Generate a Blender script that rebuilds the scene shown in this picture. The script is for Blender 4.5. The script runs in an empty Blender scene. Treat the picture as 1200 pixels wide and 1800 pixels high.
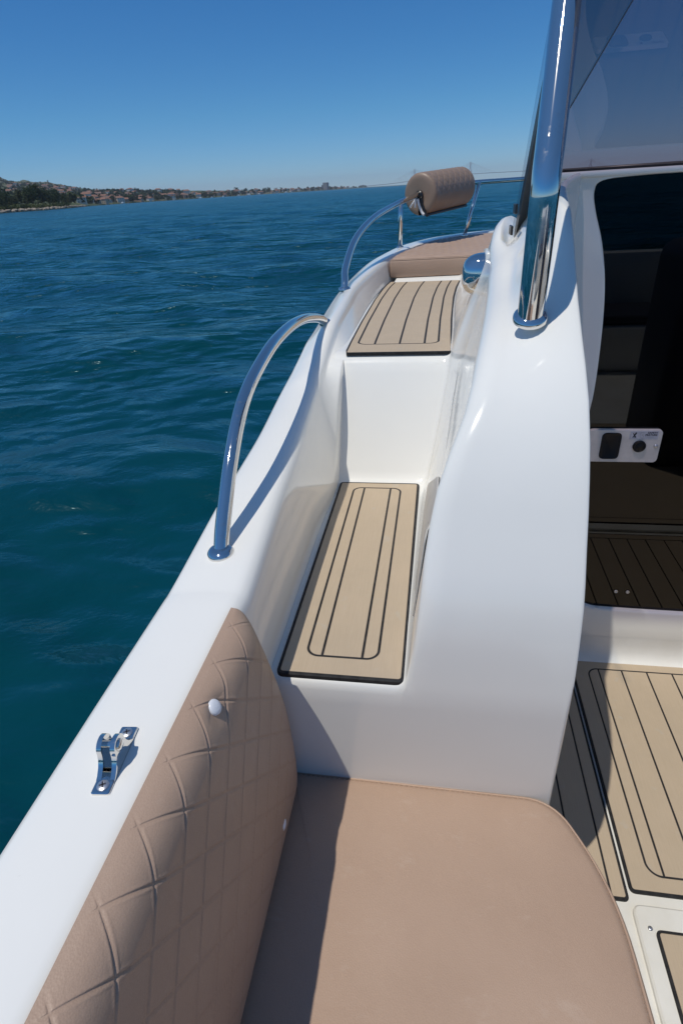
import bpy, bmesh, math, random
import numpy as np
from mathutils import Vector, Matrix
random.seed(7); rng = np.random.default_rng(7)
R = math.radians
scene = bpy.context.scene
COL = scene.collection

# ------------------------------------------------------------------ camera basis (metres; x starboard, y towards the bow, z up)
F = 1000.0
CAMPOS = np.array([0.0, 0.0, 1.40])
def ray(px, py): return np.array([(px-600)/F, -(py-900)/F, -1.0])
_h1 = ray(777, 321.0); _h2 = ray(0, 321+777*.062)
_up = np.cross(_h1, _h2); _up /= np.linalg.norm(_up)
if _up[1] < 0: _up = -_up
_fw = _h1/np.linalg.norm(_h1); _rt = np.cross(_fw, _up)
BAS = np.array([_rt, _fw, _up])
def bearing(px):                       # unit horizontal direction of a landmark
    d = BAS @ ray(px, 321+(777-px)*.062); d[2] = 0; return d/np.linalg.norm(d)
def elev(px, py):                      # tangent of its height angle
    d = BAS @ ray(px, py); return d[2]/math.hypot(d[0], d[1])

SUN = Vector((-.26, -.25, 1.0)).normalized()      # towards the sun
WATER_Z = -0.25

# ------------------------------------------------------------------ node helpers
class NT:
    def __init__(s, name):
        s.m = bpy.data.materials.new(name); s.m.use_nodes = True
        s.t = s.m.node_tree; s.n = s.t.nodes; s.n.clear()
        s.out = s.n.new('ShaderNodeOutputMaterial')
        s.b = s.n.new('ShaderNodeBsdfPrincipled'); s.link(s.b.outputs[0], s.out.inputs[0])
    def link(s, a, b): s.t.links.new(a, b)
    def set(s, **k):
        names = dict(color='Base Color', rough='Roughness', metal='Metallic', ior='IOR', coat='Coat Weight', coat_rough='Coat Roughness', spec='Specular IOR Level', trans='Transmission Weight', sheen='Sheen Weight')
        for a, v in k.items():
            i = s.b.inputs[names[a]]
            if hasattr(v, 'links') or hasattr(v, 'is_linked'): s.link(v, i)
            elif isinstance(v, (tuple, list)): i.default_value = (*v[:3], 1)
            else: i.default_value = v
        return s
    def val(s, x, i):
        if isinstance(x, (int, float)): i.default_value = x
        else: s.link(x, i)
    def math(s, op, a, b=None, clamp=False):
        n = s.n.new('ShaderNodeMath'); n.operation = op; n.use_clamp = clamp
        s.val(a, n.inputs[0])
        if b is not None: s.val(b, n.inputs[1])
        return n.outputs[0]
    def coord(s, kind='Object'):
        return s.n.new('ShaderNodeTexCoord').outputs[kind]
    def mapping(s, vec, scale=(1,1,1)):
        n = s.n.new('ShaderNodeMapping'); s.link(vec, n.inputs[0]); n.inputs['Scale'].default_value = scale; return n.outputs[0]
    def noise(s, vec, scale, detail=3, rough=.5, dist=0):
        n = s.n.new('ShaderNodeTexNoise'); s.link(vec, n.inputs['Vector'])
        n.inputs['Scale'].default_value = scale; n.inputs['Detail'].default_value = detail
        n.inputs['Roughness'].default_value = rough; n.inputs['Distortion'].default_value = dist
        return n.outputs['Fac']
    def ramp(s, f, stops):
        n = s.n.new('ShaderNodeValToRGB'); s.link(f, n.inputs[0]); e = n.color_ramp.elements
        while len(e) < len(stops): e.new(.5)
        for el, (p, c) in zip(e, stops):
            el.position = p; el.color = (*c[:3], 1) if isinstance(c, (tuple, list)) else (c, c, c, 1)
        return n.outputs[0]
    def mix(s, f, a, b, blend='MIX'):
        n = s.n.new('ShaderNodeMix'); n.data_type = 'RGBA'; n.blend_type = blend
        s.val(f, n.inputs[0])
        for x, i in ((a, n.inputs[6]), (b, n.inputs[7])):
            if isinstance(x, (tuple, list)): i.default_value = (*x[:3], 1)
            else: s.link(x, i)
        return n.outputs[2]
    def bump(s, h, strength=.3, dist=.01, prev=None):
        n = s.n.new('ShaderNodeBump'); s.link(h, n.inputs['Height'])
        n.inputs['Strength'].default_value = strength; n.inputs['Distance'].default_value = dist
        if prev is not None: s.link(prev, n.inputs['Normal'])
        return n.outputs[0]
    def normal(s, n): s.link(n, s.b.inputs['Normal']); return s
    def sep(s, vec):
        n = s.n.new('ShaderNodeSeparateXYZ'); s.link(vec, n.inputs[0]); return n.outputs

# ------------------------------------------------------------------ materials
def m_gelcoat():
    t = NT('gelcoat'); o = t.coord()
    f = t.noise(o, 2.2, 4, .6)
    c = t.ramp(f, [(.3, (.80, .79, .745)), (.7, (.83, .82, .775))])
    sp = t.noise(o, 160, 2, .5); spm = t.ramp(sp, [(.765, 0.0), (.80, 1.0)])
    big = t.noise(o, 9, 2, .5); spm = t.math('MULTIPLY', spm, t.ramp(big, [(.5, 0.0), (.62, .35)]))
    c = t.mix(spm, c, (.45, .43, .38))
    rr = t.ramp(t.noise(o, 14, 5, .65), [(.3, .09), (.75, .19)])
    t.set(color=c, rough=rr, ior=1.5, coat=.12, coat_rough=.05)
    t.normal(t.bump(t.noise(o, 5, 2, .5), .03, .01)); return t.m
def m_liner():
    t = NT('white liner'); o = t.coord()
    f = t.noise(o, 5, 5, .6)
    t.set(color=t.ramp(f, [(.3, (.68, .66, .60)), (.65, (.79, .78, .74))]), rough=.4); return t.m
def m_steel():
    t = NT('polished steel'); o = t.coord()
    f = t.noise(o, 60, 4, .6); g = t.noise(o, 11, 3, .6)
    sm = t.math('MULTIPLY', t.ramp(f, [(.52, 0.0), (.66, 1.0)]), t.ramp(g, [(.5, 0.0), (.62, 1.0)]))
    t.set(color=t.mix(sm, (.74, .715, .68), (.62, .61, .585)), metal=1.0, rough=t.math('ADD', t.math('MULTIPLY', sm, .24), .045))
    return t.m
def m_simple(name, c, rough=.5, metal=0, spec=.5):
    t = NT(name); o = t.coord(); f = t.noise(o, 30, 3, .6)
    t.set(color=t.ramp(f, [(.3, tuple(x*.9 for x in c)), (.7, tuple(min(1, x*1.08) for x in c))]), rough=rough, metal=metal, spec=spec); return t.m
def m_leather(name='taupe leatherette', grain=1.0, k=1.0):
    t = NT(name); o = t.coord()
    f = t.noise(o, 3.5, 4, .6)
    c = t.ramp(f, [(.3, (.41*k, .284*k, .205*k)), (.7, (.455*k, .320*k, .235*k))])
    s = t.noise(o, 900, 2, .6)
    c = t.mix(t.ramp(s, [(.35, .22), (.6, 0.0)]), c, (.25, .165, .12))
    st = t.noise(t.mapping(o, (1, 1.8, 1)), 13, 5, .7); c = t.mix(t.ramp(st, [(.60, 0.0), (.75, .26)]), c, (.54*k, .44*k, .36*k))
    t.set(color=c, rough=t.ramp(t.noise(o, 8, 4, .6), [(.3, .40), (.7, .55)]), spec=.45)
    v = t.n.new('ShaderNodeTexVoronoi'); t.link(t.mapping(o, (1, .8, 1)), v.inputs['Vector']); v.inputs['Scale'].default_value = 520
    b = t.bump(v.outputs['Distance'], .16*grain, .0010)
    b = t.bump(t.noise(o, 4.5, 4, .55), .22, .022, b)
    t.normal(b); return t.m
def m_teak(name, rect, r, lines, lw=.0045, border=None, open_end=False):
    """foam teak: UV carries metres. rect = groove frame, lines = straight grooves inside it, border = outer mat rect edged black"""
    t = NT(name); uv = t.coord('UV'); s = t.sep(uv); u, v = s[0], s[1]
    def rr(x0, y0, x1, y1, rad):
        cx, cy, hx, hy = (x0+x1)/2, (y0+y1)/2, (x1-x0)/2-rad, (y1-y0)/2-rad
        qx = t.math('SUBTRACT', t.math('ABSOLUTE', t.math('SUBTRACT', u, cx)), hx)
        qy = t.math('SUBTRACT', t.math('ABSOLUTE', t.math('SUBTRACT', v, cy)), hy)
        ax, ay = t.math('MAXIMUM', qx, 0.0), t.math('MAXIMUM', qy, 0.0)
        ln = t.math('SQRT', t.math('ADD', t.math('MULTIPLY', ax, ax), t.math('MULTIPLY', ay, ay)))
        return t.math('SUBTRACT', t.math('ADD', ln, t.math('MINIMUM', t.math('MAXIMUM', qx, qy), 0.0)), rad)
    d = rr(*rect, r)
    dl = None
    for x in lines:
        a = t.math('ABSOLUTE', t.math('SUBTRACT', u, x)); dl = a if dl is None else t.math('MINIMUM', dl, a)
    g = t.math('ABSOLUTE', d)
    if dl is not None: g = t.math('MINIMUM', g, t.math('MAXIMUM', dl, d))
    # a soft-sided mask 0 in the groove, 1 on the foam
    m = t.math('DIVIDE', t.math('SUBTRACT', g, lw*.5-.0006), .0012, True)
    if border:
        e = rr(*border, .012)
        m = t.math('MULTIPLY', m, t.math('DIVIDE', t.math('SUBTRACT', -.0058, e), .0012, True))
    gr = t.noise(t.mapping(uv, (420, 14, 1)), 1.0, 4, .7)
    st = t.noise(uv, 9, 4, .65); st2 = t.noise(uv, 21, 2, .5)
    c = t.ramp(gr, [(.25, (.445, .352, .250)), (.75, (.495, .398, .288))])
    c = t.mix(t.ramp(st, [(.35, .30), (.6, 0.0)]), c, (.40, .325, .235))
    c = t.mix(t.ramp(st2, [(.66, 0.0), (.72, .4)]), c, (.45, .40, .33))
    gn = t.ramp(t.noise(uv, 60, 3, .6), [(.4, (.010, .010, .011)), (.8, (.035, .034, .034))])
    t.set(color=t.mix(m, gn, c), rough=.62, spec=.35)
    b = t.bump(gr, .25, .0008); t.normal(t.bump(m, .6, .002, b)); return t.m
def m_glass(name, tint, ior, rough=0.0):
    t = NT(name); t.n.remove(t.b)
    tr = t.n.new('ShaderNodeBsdfTransparent'); tr.inputs[0].default_value = (*tint, 1)
    gl = t.n.new('ShaderNodeBsdfGlossy'); gl.inputs['Roughness'].default_value = rough; gl.inputs[0].default_value = (1, 1, 1, 1)
    fr = t.n.new('ShaderNodeFresnel'); fr.inputs[0].default_value = ior
    mx = t.n.new('ShaderNodeMixShader'); t.link(fr.outputs[0], mx.inputs[0]); t.link(tr.outputs[0], mx.inputs[1]); t.link(gl.outputs[0], mx.inputs[2])
    t.link(mx.outputs[0], t.out.inputs[0]); return t.m
def m_water():
    t = NT('sea water'); g = t.n.new('ShaderNodeNewGeometry'); p = g.outputs['Position']
    big = t.noise(p, .012, 3, .5); mid = t.noise(p, .35, 3, .5)
    c = t.ramp(big, [(.3, (.0004, .037, .054)), (.7, (.0005, .048, .071))])
    c = t.mix(t.ramp(mid, [(.4, 0.0), (.7, .6)]), c, (.0005, .043, .046))
    w1 = t.noise(t.mapping(p, (1, 1.5, 1)), 1.1, 5, .62, .4)
    w2 = t.noise(t.mapping(p, (1, 1.6, 1)), 5.5, 4, .6, .3)
    w3 = t.noise(t.mapping(p, (1, 1.7, 1)), .22, 4, .6, .2)
    vl = t.n.new('ShaderNodeVectorMath'); vl.operation = 'LENGTH'; t.link(p, vl.inputs[0])
    lee = t.math('ADD', t.math('MULTIPLY', t.math('DIVIDE', t.math('SUBTRACT', vl.outputs['Value'], 3.0), 9.0, True), .75), .25)
    b = t.bump(w3, .6, 1.6); b = t.bump(t.math('MULTIPLY', w1, lee), .75, .21, b); b = t.bump(t.math('MULTIPLY', w2, lee), .22, .02, b)
    # a wind-roughened sea mirrors at most about a third of the sky even towards the horizon
    t.n.remove(t.b); df = t.n.new('ShaderNodeBsdfDiffuse'); t.link(c, df.inputs[0]); t.link(b, df.inputs['Normal'])
    gl = t.n.new('ShaderNodeBsdfGlossy'); gl.inputs[0].default_value = (.60, .92, 1, 1); gl.inputs['Roughness'].default_value = .17; t.link(b, gl.inputs['Normal'])
    fr = t.n.new('ShaderNodeFresnel'); fr.inputs[0].default_value = 1.333; t.link(b, fr.inputs[1])
    fac = t.math('MINIMUM', fr.outputs[0], .60)
    mx = t.n.new('ShaderNodeMixShader'); t.link(fac, mx.inputs[0]); t.link(df.outputs[0], mx.inputs[1]); t.link(gl.outputs[0], mx.inputs[2])
    t.link(mx.outputs[0], t.out.inputs[0]); return t.m
def m_leaf(name, a, b_):
    t = NT(name); oi = t.n.new('ShaderNodeObjectInfo'); o = t.coord()
    f = t.noise(o, .5, 3, .6)
    c = t.ramp(f, [(.3, a), (.7, b_)])
    c = t.mix(t.math('MULTIPLY', oi.outputs['Random'], .5), c, (.07, .075, .03))
    t.set(color=c, rough=.7, spec=.2); return t.m
def m_land():
    t = NT('land'); g = t.n.new('ShaderNodeNewGeometry'); p = g.outputs['Position']
    f = t.noise(p, .006, 5, .65); h = t.noise(p, .04, 4, .6)
    c = t.ramp(f, [(.3, (.045, .070, .034)), (.48, (.085, .105, .055)), (.66, (.18, .165, .11))])
    c = t.mix(t.ramp(h, [(.45, .0), (.62, .8)]), c, (.028, .042, .018))
    t.set(color=c, rough=.9, spec=.1); return t.m
M = dict(gel=m_gelcoat(), liner=m_liner(), steel=m_steel(), leather=m_leather(), water=m_water(), land=m_land(),
    black=m_simple('black rubber', (.012, .012, .013), .35), plate=m_simple('satin steel plate', (.66, .63, .60), .45, .15),
    button=m_simple('white plastic stud', (.74, .76, .80), .3), dark=m_simple('black plastic', (.010, .011, .013), .42, 0, .25),
    sticker=m_simple('pale label film', (.55, .55, .60), .5), ink=m_simple('dark print', (.03, .03, .04), .6),
    greyink=m_simple('grey print', (.42, .42, .42), .4), strap=m_simple('white webbing', (.68, .68, .70), .7),
    screw=m_simple('satin screw steel', (.62, .62, .63), .32, .9), decalink=m_simple('pale grey decal', (.50, .50, .50), .35), navy=m_simple('navy vinyl', (.035, .045, .075), .5), thread=m_simple('taupe thread', (.30, .20, .14), .7), seam=m_simple('blue grey joint', (.05, .09, .17), .5),
    patch=m_simple('grey beige patch', (.56, .53, .48), .55), rock=m_simple('shore rock', (.30, .25, .20), .9), bark=m_simple('bark', (.06, .045, .03), .9),
    glass_screen=m_glass('tinted windscreen acrylic', (.37, .32, .375), 1.68, .012), glass_side=m_glass('darker side acrylic', (.30, .25, .27), 1.68, .012), glass_edge=m_glass('acrylic edge', (.84, .87, .91), 1.35),
    glass_door=m_glass('smoked door acrylic', (.025, .029, .045), 1.42, .01),
    cabin=m_simple('cabin lining', (.13, .13, .14), .6), wallw=m_simple('white render', (.55, .53, .48), .8), wallc=m_simple('cream render', (.45, .36, .27), .8),
    wallp=m_simple('pink render', (.40, .27, .20), .8), roof=m_simple('terracotta tiles', (.22, .11, .075), .8), roof2=m_simple('weathered tiles', (.17, .105, .08), .8),
    concrete=m_simple('pale concrete', (.36, .38, .40), .8), grey=m_simple('dark grey concrete', (.10, .11, .13), .8),
    leaf=m_leaf('dark foliage', (.016, .034, .011), (.036, .066, .020)), leaf2=m_leaf('olive foliage', (.030, .042, .016), (.065, .075, .030)),
    grass=m_leaf('reed foliage', (.055, .075, .020), (.10, .115, .035)))

# ------------------------------------------------------------------ object helpers
def tag(o, label=None, cat=None, group=None, kind=None):
    for k, v in (('label', label), ('category', cat), ('group', group), ('kind', kind)):
        if v: o[k] = v
    return o
def empty(name, loc, label=None, cat=None, group=None):
    o = bpy.data.objects.new(name, None); o.empty_display_size = .1; o.location = loc; COL.objects.link(o)
    return tag(o, label, cat, group)
def link(o, parent):
    COL.objects.link(o)
    if parent is not None:
        o.parent = parent
        if parent.type == 'EMPTY':
            o.matrix_parent_inverse = Matrix.Translation(-Vector(parent.location))
    return o
def mesh(name, verts, faces, mat, parent=None, smooth=True, angle=None, uv=None, midx=None):
    me = bpy.data.meshes.new(name); me.from_pydata([tuple(map(float, v)) for v in verts], [], faces)
    for m in (mat if isinstance(mat, (list, tuple)) else [mat]): me.materials.append(m)
    if midx is not None: me.polygons.foreach_set('material_index', midx)
    if smooth:
        me.polygons.foreach_set('use_smooth', [True]*len(me.polygons))
        if angle: me.set_sharp_from_angle(angle=R(angle))
    if uv is not None:
        l = me.uv_layers.new(name='UVMap')
        for lp in me.loops: l.data[lp.index].uv = uv[lp.vertex_index]
    me.update()
    return link(bpy.data.objects.new(name, me), parent)
class MB:
    """collects shapes into one mesh"""
    def __init__(s): s.v = []; s.f = []; s.mi = []
    def add(s, v, f, mi=0):
        k = len(s.v); s.v += [tuple(p) for p in v]; s.f += [tuple(i+k for i in q) for q in f]; s.mi += [mi]*len(f); return s
    def build(s, name, mat, parent=None, smooth=True, angle=35):
        return mesh(name, s.v, s.f, mat, parent, smooth, angle, midx=s.mi)
def grid(rows, closed=False):
    n = len(rows[0]); v = [p for r in rows for p in r]; f = []
    for i in range(len(rows)-1):
        for j in range(n if closed else n-1):
            a = i*n+j; b = i*n+(j+1) % n; f.append((a, b, b+n, a+n))
    return v, f
def catmull(pts, k=8):
    P = [np.array(p, float) for p in pts]; P = [2*P[0]-P[1]]+P+[2*P[-1]-P[-2]]; out = []
    for i in range(1, len(P)-2):
        a, b, c, d = P[i-1:i+3]
        for j in range(k):
            t = j/k; out.append(.5*((2*b)+(-a+c)*t+(2*a-5*b+4*c-d)*t*t+(-a+3*b-3*c+d)*t**3))
    out.append(P[-2]); return out
def tube(path, r, n=20, caps=True):
    path = [np.array(p, float) for p in path]; rows = []; u = None
    for i, p in enumerate(path):
        t = path[min(i+1, len(path)-1)]-path[max(i-1, 0)]; t /= np.linalg.norm(t)
        if u is None: u = np.cross(t, [0, 0, 1] if abs(t[2]) < .9 else [1, 0, 0])
        u = u-t*np.dot(u, t); u /= np.linalg.norm(u); w = np.cross(t, u)
        rr = r[i] if hasattr(r, '__len__') else r
        rows.append([p+rr*(math.cos(a)*u+math.sin(a)*w) for a in np.linspace(0, 2*math.pi, n, endpoint=False)])
    v, f = grid(rows, True)
    if caps: f += [tuple(range(n))[::-1], tuple(range(len(v)-n, len(v)))]
    return v, f
def lathe(prof, org, axis, n=28):
    axis = np.array(axis, float); axis /= np.linalg.norm(axis)
    u = np.cross(axis, [0, 0, 1] if abs(axis[2]) < .9 else [1, 0, 0]); u /= np.linalg.norm(u); w = np.cross(axis, u)
    rows = [[np.array(org)+axis*h+r*(math.cos(a)*u+math.sin(a)*w) for a in np.linspace(0, 2*math.pi, n, endpoint=False)] for r, h in prof]
    v, f = grid(rows, True); f += [tuple(range(n))[::-1], tuple(range(len(v)-n, len(v)))]; return v, f
def box(c, s, rot=0, bev=0, seg=2):
    bm = bmesh.new(); bmesh.ops.create_cube(bm, size=1)
    for v in bm.verts: v.co = Vector((v.co.x*s[0], v.co.y*s[1], v.co.z*s[2]))
    if bev: bmesh.ops.bevel(bm, geom=bm.edges[:], offset=bev, segments=seg, affect='EDGES', profile=.5)
    mt = Matrix.Translation(c) @ Matrix.Rotation(rot, 4, 'Z')
    v = [mt @ x.co for x in bm.verts]; bm.verts.index_update(); f = [tuple(x.index for x in q.verts) for q in bm.faces]; bm.free(); return v, f
def rounded(poly, rad, n=7):
    """polygon (ccw) with each corner rounded; rad number or list"""
    out = []; N = len(poly)
    for i, p in enumerate(poly):
        r = rad[i] if hasattr(rad, '__len__') else rad
        p = np.array(p, float); a = np.array(poly[i-1], float)-p; b = np.array(poly[(i+1) % N], float)-p
        la, lb = np.linalg.norm(a), np.linalg.norm(b); a /= la; b /= lb
        if r <= 0: out.append(p); continue
        q0, q1 = p+a*r, p+b*r
        for t in np.linspace(0, 1, n): out.append((1-t)**2*q0+2*t*(1-t)*p+t*t*q1)
    return out
def inset(poly, d):
    P = np.array(poly); nx = np.roll(P, -1, 0)-np.roll(P, 1, 0); nx /= np.linalg.norm(nx, axis=1)[:, None]+1e-9
    return P+d*np.stack([-nx[:, 1], nx[:, 0]], 1)
def slab(poly, levels):
    """stack of inset rings: levels = [(inset, z)...] bottom to top, closed both ends"""
    rows = [[(x, y, z) for x, y in inset(poly, d)] for d, z in levels]
    v, f = grid(rows, True); n = len(poly); f += [tuple(range(n))[::-1], tuple(range(len(v)-n, len(v)))]; return v, f
lerp = lambda y, tab, k: float(np.interp(y, [t[0] for t in tab], [t[k] for t in tab]))
def smooth(x): x = min(1, max(0, x)); return x*x*(3-2*x)

# ================================================================== THE BOAT
boat = empty('motorboat', (.75, 1.8, WATER_Z), 'white motorboat seen from its port quarter, with teak look side steps and steel rails', 'boat')

# ---- hull with gunwale and inner bulwark. station: y, outer x, inner x, inner top z, crown drop, wall foot x, wall foot z
HS = [(-.9, -.40, -.275, .850, .010, -.285, .30), (-.3, -.417, -.284, .850, .010, -.288, .30), (.15, -.424, -.288, .850, .010, -.290, .30), (.45, -.430, -.287, .849, .010, -.289, .30),
 (.66, -.433, -.287, .848, .010, -.286, .40), (.72, -.433, -.287, .850, .010, -.280, .62), (.94, -.429, -.296, .880, .010, -.279, .62), (1.07, -.425, -.300, .896, .011, -.279, .62), (1.23, -.421, -.305, .914, .012, -.278, .62),
 (1.43, -.427, -.312, .940, .020, -.274, .70), (1.52, -.425, -.313, .962, .028, -.272, .86), (1.60, -.423, -.3135, .980, .034, -.270, .945), (1.66, -.421, -.314, .997, .039, -.269, .968), (1.72, -.419, -.314, 1.011, .041, -.272, .968), (1.80, -.417, -.314, 1.028, .042, -.273, .970), (1.90, -.413, -.3145, 1.041, .044, -.274, .97), (2.14, -.413, -.316, 1.054, .038, -.276, .97),
 (2.40, -.411, -.318, 1.065, .030, -.277, .97), (2.70, -.399, -.298, 1.074, .024, -.268, .97), (3.10, -.360, -.254, 1.085, .012, -.235, .97), (3.45, -.302, -.19, 1.091, .008, -.17, .97), (3.70, -.246, -.12, 1.094, .005, -.10, .97), (3.92, -.165, -.02, 1.097, .004, .0, .97), (4.12, -.06, .10, 1.10, .004, .12, .97), (4.32, .10, .27, 1.10, .004, .29, .97), (4.48, .33, .47, 1.10, .004, .48, .97), (4.56, .60, .64, 1.10, .004, .65, .97), (4.58, .85, .86, 1.10, .004, .87, .97)]
HS = [np.array(h) for h in catmull(HS, 5)]
rows = []
for y, xo, xi, z, c, xw, zw in HS:
    zo = z-c; w = xi-xo; r = [(xo+.16, y, -.55), (xo+.10, y, -.25), (xo+.03, y, .2), (xo+.008, y, zo-.12), (xo, y, zo-.03), (xo+.0015, y, zo-.014), (xo+.006, y, zo-.005), (xo+.014, y, zo-.001)]
    for k in range(1, 6):
        f = k/6; r.append((xo+.014+(w-.014-.026)*f, y, zo+(z-zo)*f+.003*math.sin(math.pi*f)))
    r += [(xi-.026, y, z), (xi-.017, y, z-.0015), (xi-.009, y, z-.006), (xi-.003, y, z-.014), (xi, y, z-.026)]
    for k in range(1, 9):
        f = k/8; r.append((xi+(xw-xi)*f, y, (z-.026)+(zw-z+.026)*f))
    r += [(xw, y, zw-.12), (xw, y, min(.58, zw-.15))]
    rows.append(r)
v, f = grid(rows); mesh('hull', v, f, M['gel'], boat)

# ---- moulded side deck: steps on the left, bulwark of the cabin on the right. station: y, right z, left z, left x, right x, step z, step right x
CS = [(.700, .30, .30, .0, .222, .30, -.05), (.700, .45, .45, .0, .222, .45, -.05), (.7003, .60, .60, .0, .223, .60, -.05), (.7013, .6305, .632, -.005, .224, .630, -.045), (.7045, .657, .657, -.022, .226, .643, -.037), (.709, .690, .690, -.027, .229, .6485, -.035), (.7145, .730, .730, -.023, .229, .650, -.035), (.722, .772, .772, -.018, .229, .650, -.035),
 (.735, .815, .815, -.0145, .230, .650, -.035), (.753, .858, .858, -.011, .230, .650, -.035), (.775, .900, .900, -.008, .230, .650, -.035), (.800, .952, .950, -.001, .230, .650, -.035), (.825, .997, .993, .008, .230, .650, -.035), (.855, 1.044, 1.036, .024, .230, .650, -.035), (.900, 1.096, 1.090, .049, .230, .650, -.034), (.950, 1.135, 1.122, .061, .230, .650, -.034),
 (1.006, 1.172, 1.145, .069, .230, .650, -.033), (1.07, 1.216, 1.162, .078, .230, .650, -.032), (1.13, 1.264, 1.176, .086, .230, .650, -.031), (1.18, 1.307, 1.185, .092, .230, .650, -.030), (1.23, 1.343, 1.192, .097, .230, .650, -.029), (1.28, 1.362, 1.198, .102, .231, .650, -.028), (1.336, 1.376, 1.206, .1085, .235, .650, -.026), (1.40, 1.389, 1.217, .115, .250, .650, -.022), (1.455, 1.397, 1.229, .120, .272, .651, -.018),
 (1.475, 1.400, 1.233, .122, .282, .660, -.016), (1.490, 1.402, 1.236, .124, .29, .682, -.012), (1.53, 1.402, 1.244, .127, .30, .760, .004), (1.58, 1.402, 1.253, .131, .30, .856, .022), (1.62, 1.388, 1.264, .134, .30, .930, .035), (1.635, 1.388, 1.268, .135, .30, .954, .038), (1.648, 1.388, 1.273, .136, .30, .968, .041), (1.665, 1.388, 1.28, .138, .30, .976, .043), (1.70, 1.388, 1.292, .1415, .30, .978, .045), (1.75, 1.385, 1.303, .150, .31, .978, .047),
 (1.80, 1.38, 1.309, .162, .32, .978, .049), (1.85, 1.375, 1.309, .178, .33, .978, .051), (1.90, 1.37, 1.300, .198, .34, .978, .053), (1.95, 1.36, 1.27, .22, .36, .978, .055), (2.3, 1.28, 1.23, .25, .42, .978, .063), (2.6, 1.22, 1.18, .29, .5, .978, .078), (3.0, 1.14, 1.12, .34, .6, .978, .108), (3.04, 1.13, 1.11, .35, .6, .990, .11), (3.06, 1.12, 1.10, .35, .6, .996, .112), (3.4, 1.06, 1.05, .4, .7, .998, .14), (4.4, 1.03, 1.02, .5, .9, 1.0, .2)]
rows = []
for y, zr, zl, xl, xr, zs, xs in CS:
    L = []
    x0 = -.30 if y < 2.6 else -.30+(y-2.6)*.19
    for k in range(7): L.append((x0+(xs-.022-x0)*k/6, y, zs))
    H = zl-zs; a = min(.022, H*.45)
    for q in (22, 45, 68, 90): L.append((xs-.022+.022*math.sin(R(q)), y, zs+a*(1-math.cos(R(q)))))
    top = (xl, zl); b = min(.035, H*.5)
    x1, z1 = xs, zs+a; x2, z2 = xl+(xs-xl)*b/max(H, 1e-4), zl-b
    for k in range(1, 7):
        t = k/6; L.append((x1+(x2-x1)*t, y, z1+(z2-z1)*t))
    cw = min(.035-.02*smooth((y-1.55)/.1), (xr-xl)*.3)
    for q in (20, 40, 60, 80): L.append((x2+(xl+cw-x2)*(1-math.cos(R(q))), y, z2+(zl-z2)*math.sin(R(q))))
    for k in range(0, 15):
        t = k/14; dip = .058*smooth((y-1.58)/.12)*math.exp(-((t-.16)/.17)**2)*(1-math.exp(-(t/.06)**2)); L.append((xl+cw+(xr-xl-cw)*t, y, zl+(zr-zl)*smooth(t*1.02)-dip))
    e = min(.006, max(zr-.30, 0)+.001)
    L += [(xr+.0025, y, zr-.15*e), (xr+.0045, y, zr-.5*e), (xr+.0055, y, zr-e)]
    xb = xr+.006
    for k in range(1, 6): L.append((xb, y, (zr-e)*(1-k/5)))
    rows.append(L)
v, f = grid(rows); mesh('side_deck', v, f, M['gel'], boat)
# ---- bench front and cockpit floor
mesh('bench_base', *box((0.0, -.35, .135), (.50, 2.05, .33), 0, .02), M['gel'], boat, angle=40)
rows = []
for y, z in [(-2.4, 0), (.69, 0), (1.2, 0), (1.455, 0), (1.475, .004), (1.492, .016), (1.503, .034), (1.509, .06), (1.511, .09)]:
    rows.append([(x, y, z) for x in np.linspace(.20, 2.2, 12)])
mesh('cockpit_floor', *grid(rows), M['liner'], boat)
mesh('floor_hatch', *slab(rounded([(.452, -.6), (1.6, -.6), (1.6, .735), (.452, .735)], [.02]*4), [(0, .001), (0, .010), (.004, .014)]), M['liner'], boat, angle=40)
mesh('transom', *box((.8, -2.45, .35), (2.4, .14, .95), 0, .03), M['gel'], boat, angle=40)
mesh('aft_seat', *box((1.05, -2.05, .18), (1.5, .6, .36), 0, .04, 4), M['gel'], boat, angle=40)
mesh('aft_seat_pad', *box((1.05, -2.05, .40), (1.42, .55, .07), 0, .03, 4), M['navy'], boat, angle=40)

rows = [[(1.90-.02*k, y, z) for k, z in ((0, .02), (1, .3), (2, .6), (1.2, .83), (0, .85), (-7, .85), (-8, .82), (-6, .2), (-2, -.5))] for y in np.linspace(-2.5, 1.55, 9)]
mesh('starboard_bulwark', *grid(rows), M['gel'], boat, angle=40)  # unseen starboard side, added to bounce warm sunlight into the shade
mesh('sky_blocker', *box((1.42, -.15, .55), (.62, .5, 1.1), 0, .08, 4), M['navy'], boat, angle=40)  # unseen block added to keep starboard sky light off the shaded faces
mesh('helm_console', *box((1.50, .95, .55), (.66, .6, 1.1), 0, .05, 4), M['gel'], boat, angle=40)

# ---- teak look mats
def mat_rect(name, x0, y0, x1, y1, z, mat, rad=.012, parent=boat):
    P = rounded([(x0, y0), (x1, y0), (x1, y1), (x0, y1)], rad)
    v, f = slab(P, [(0, z-.006), (0, z+.0035), (.0015, z+.005)])
    return mesh(name, v, f, mat, parent, True, 40, uv=[(p[0], p[1]) for p in v])
m = m_teak('teak foam lower step', (-.2225, .758, -.0905, 1.431), .022, [-.193, -.119], .0048, (-.268, .7085, -.040, 1.466))
mat_rect('teak_mat', -.268, .7085, -.040, 1.466, .652, m)
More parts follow.
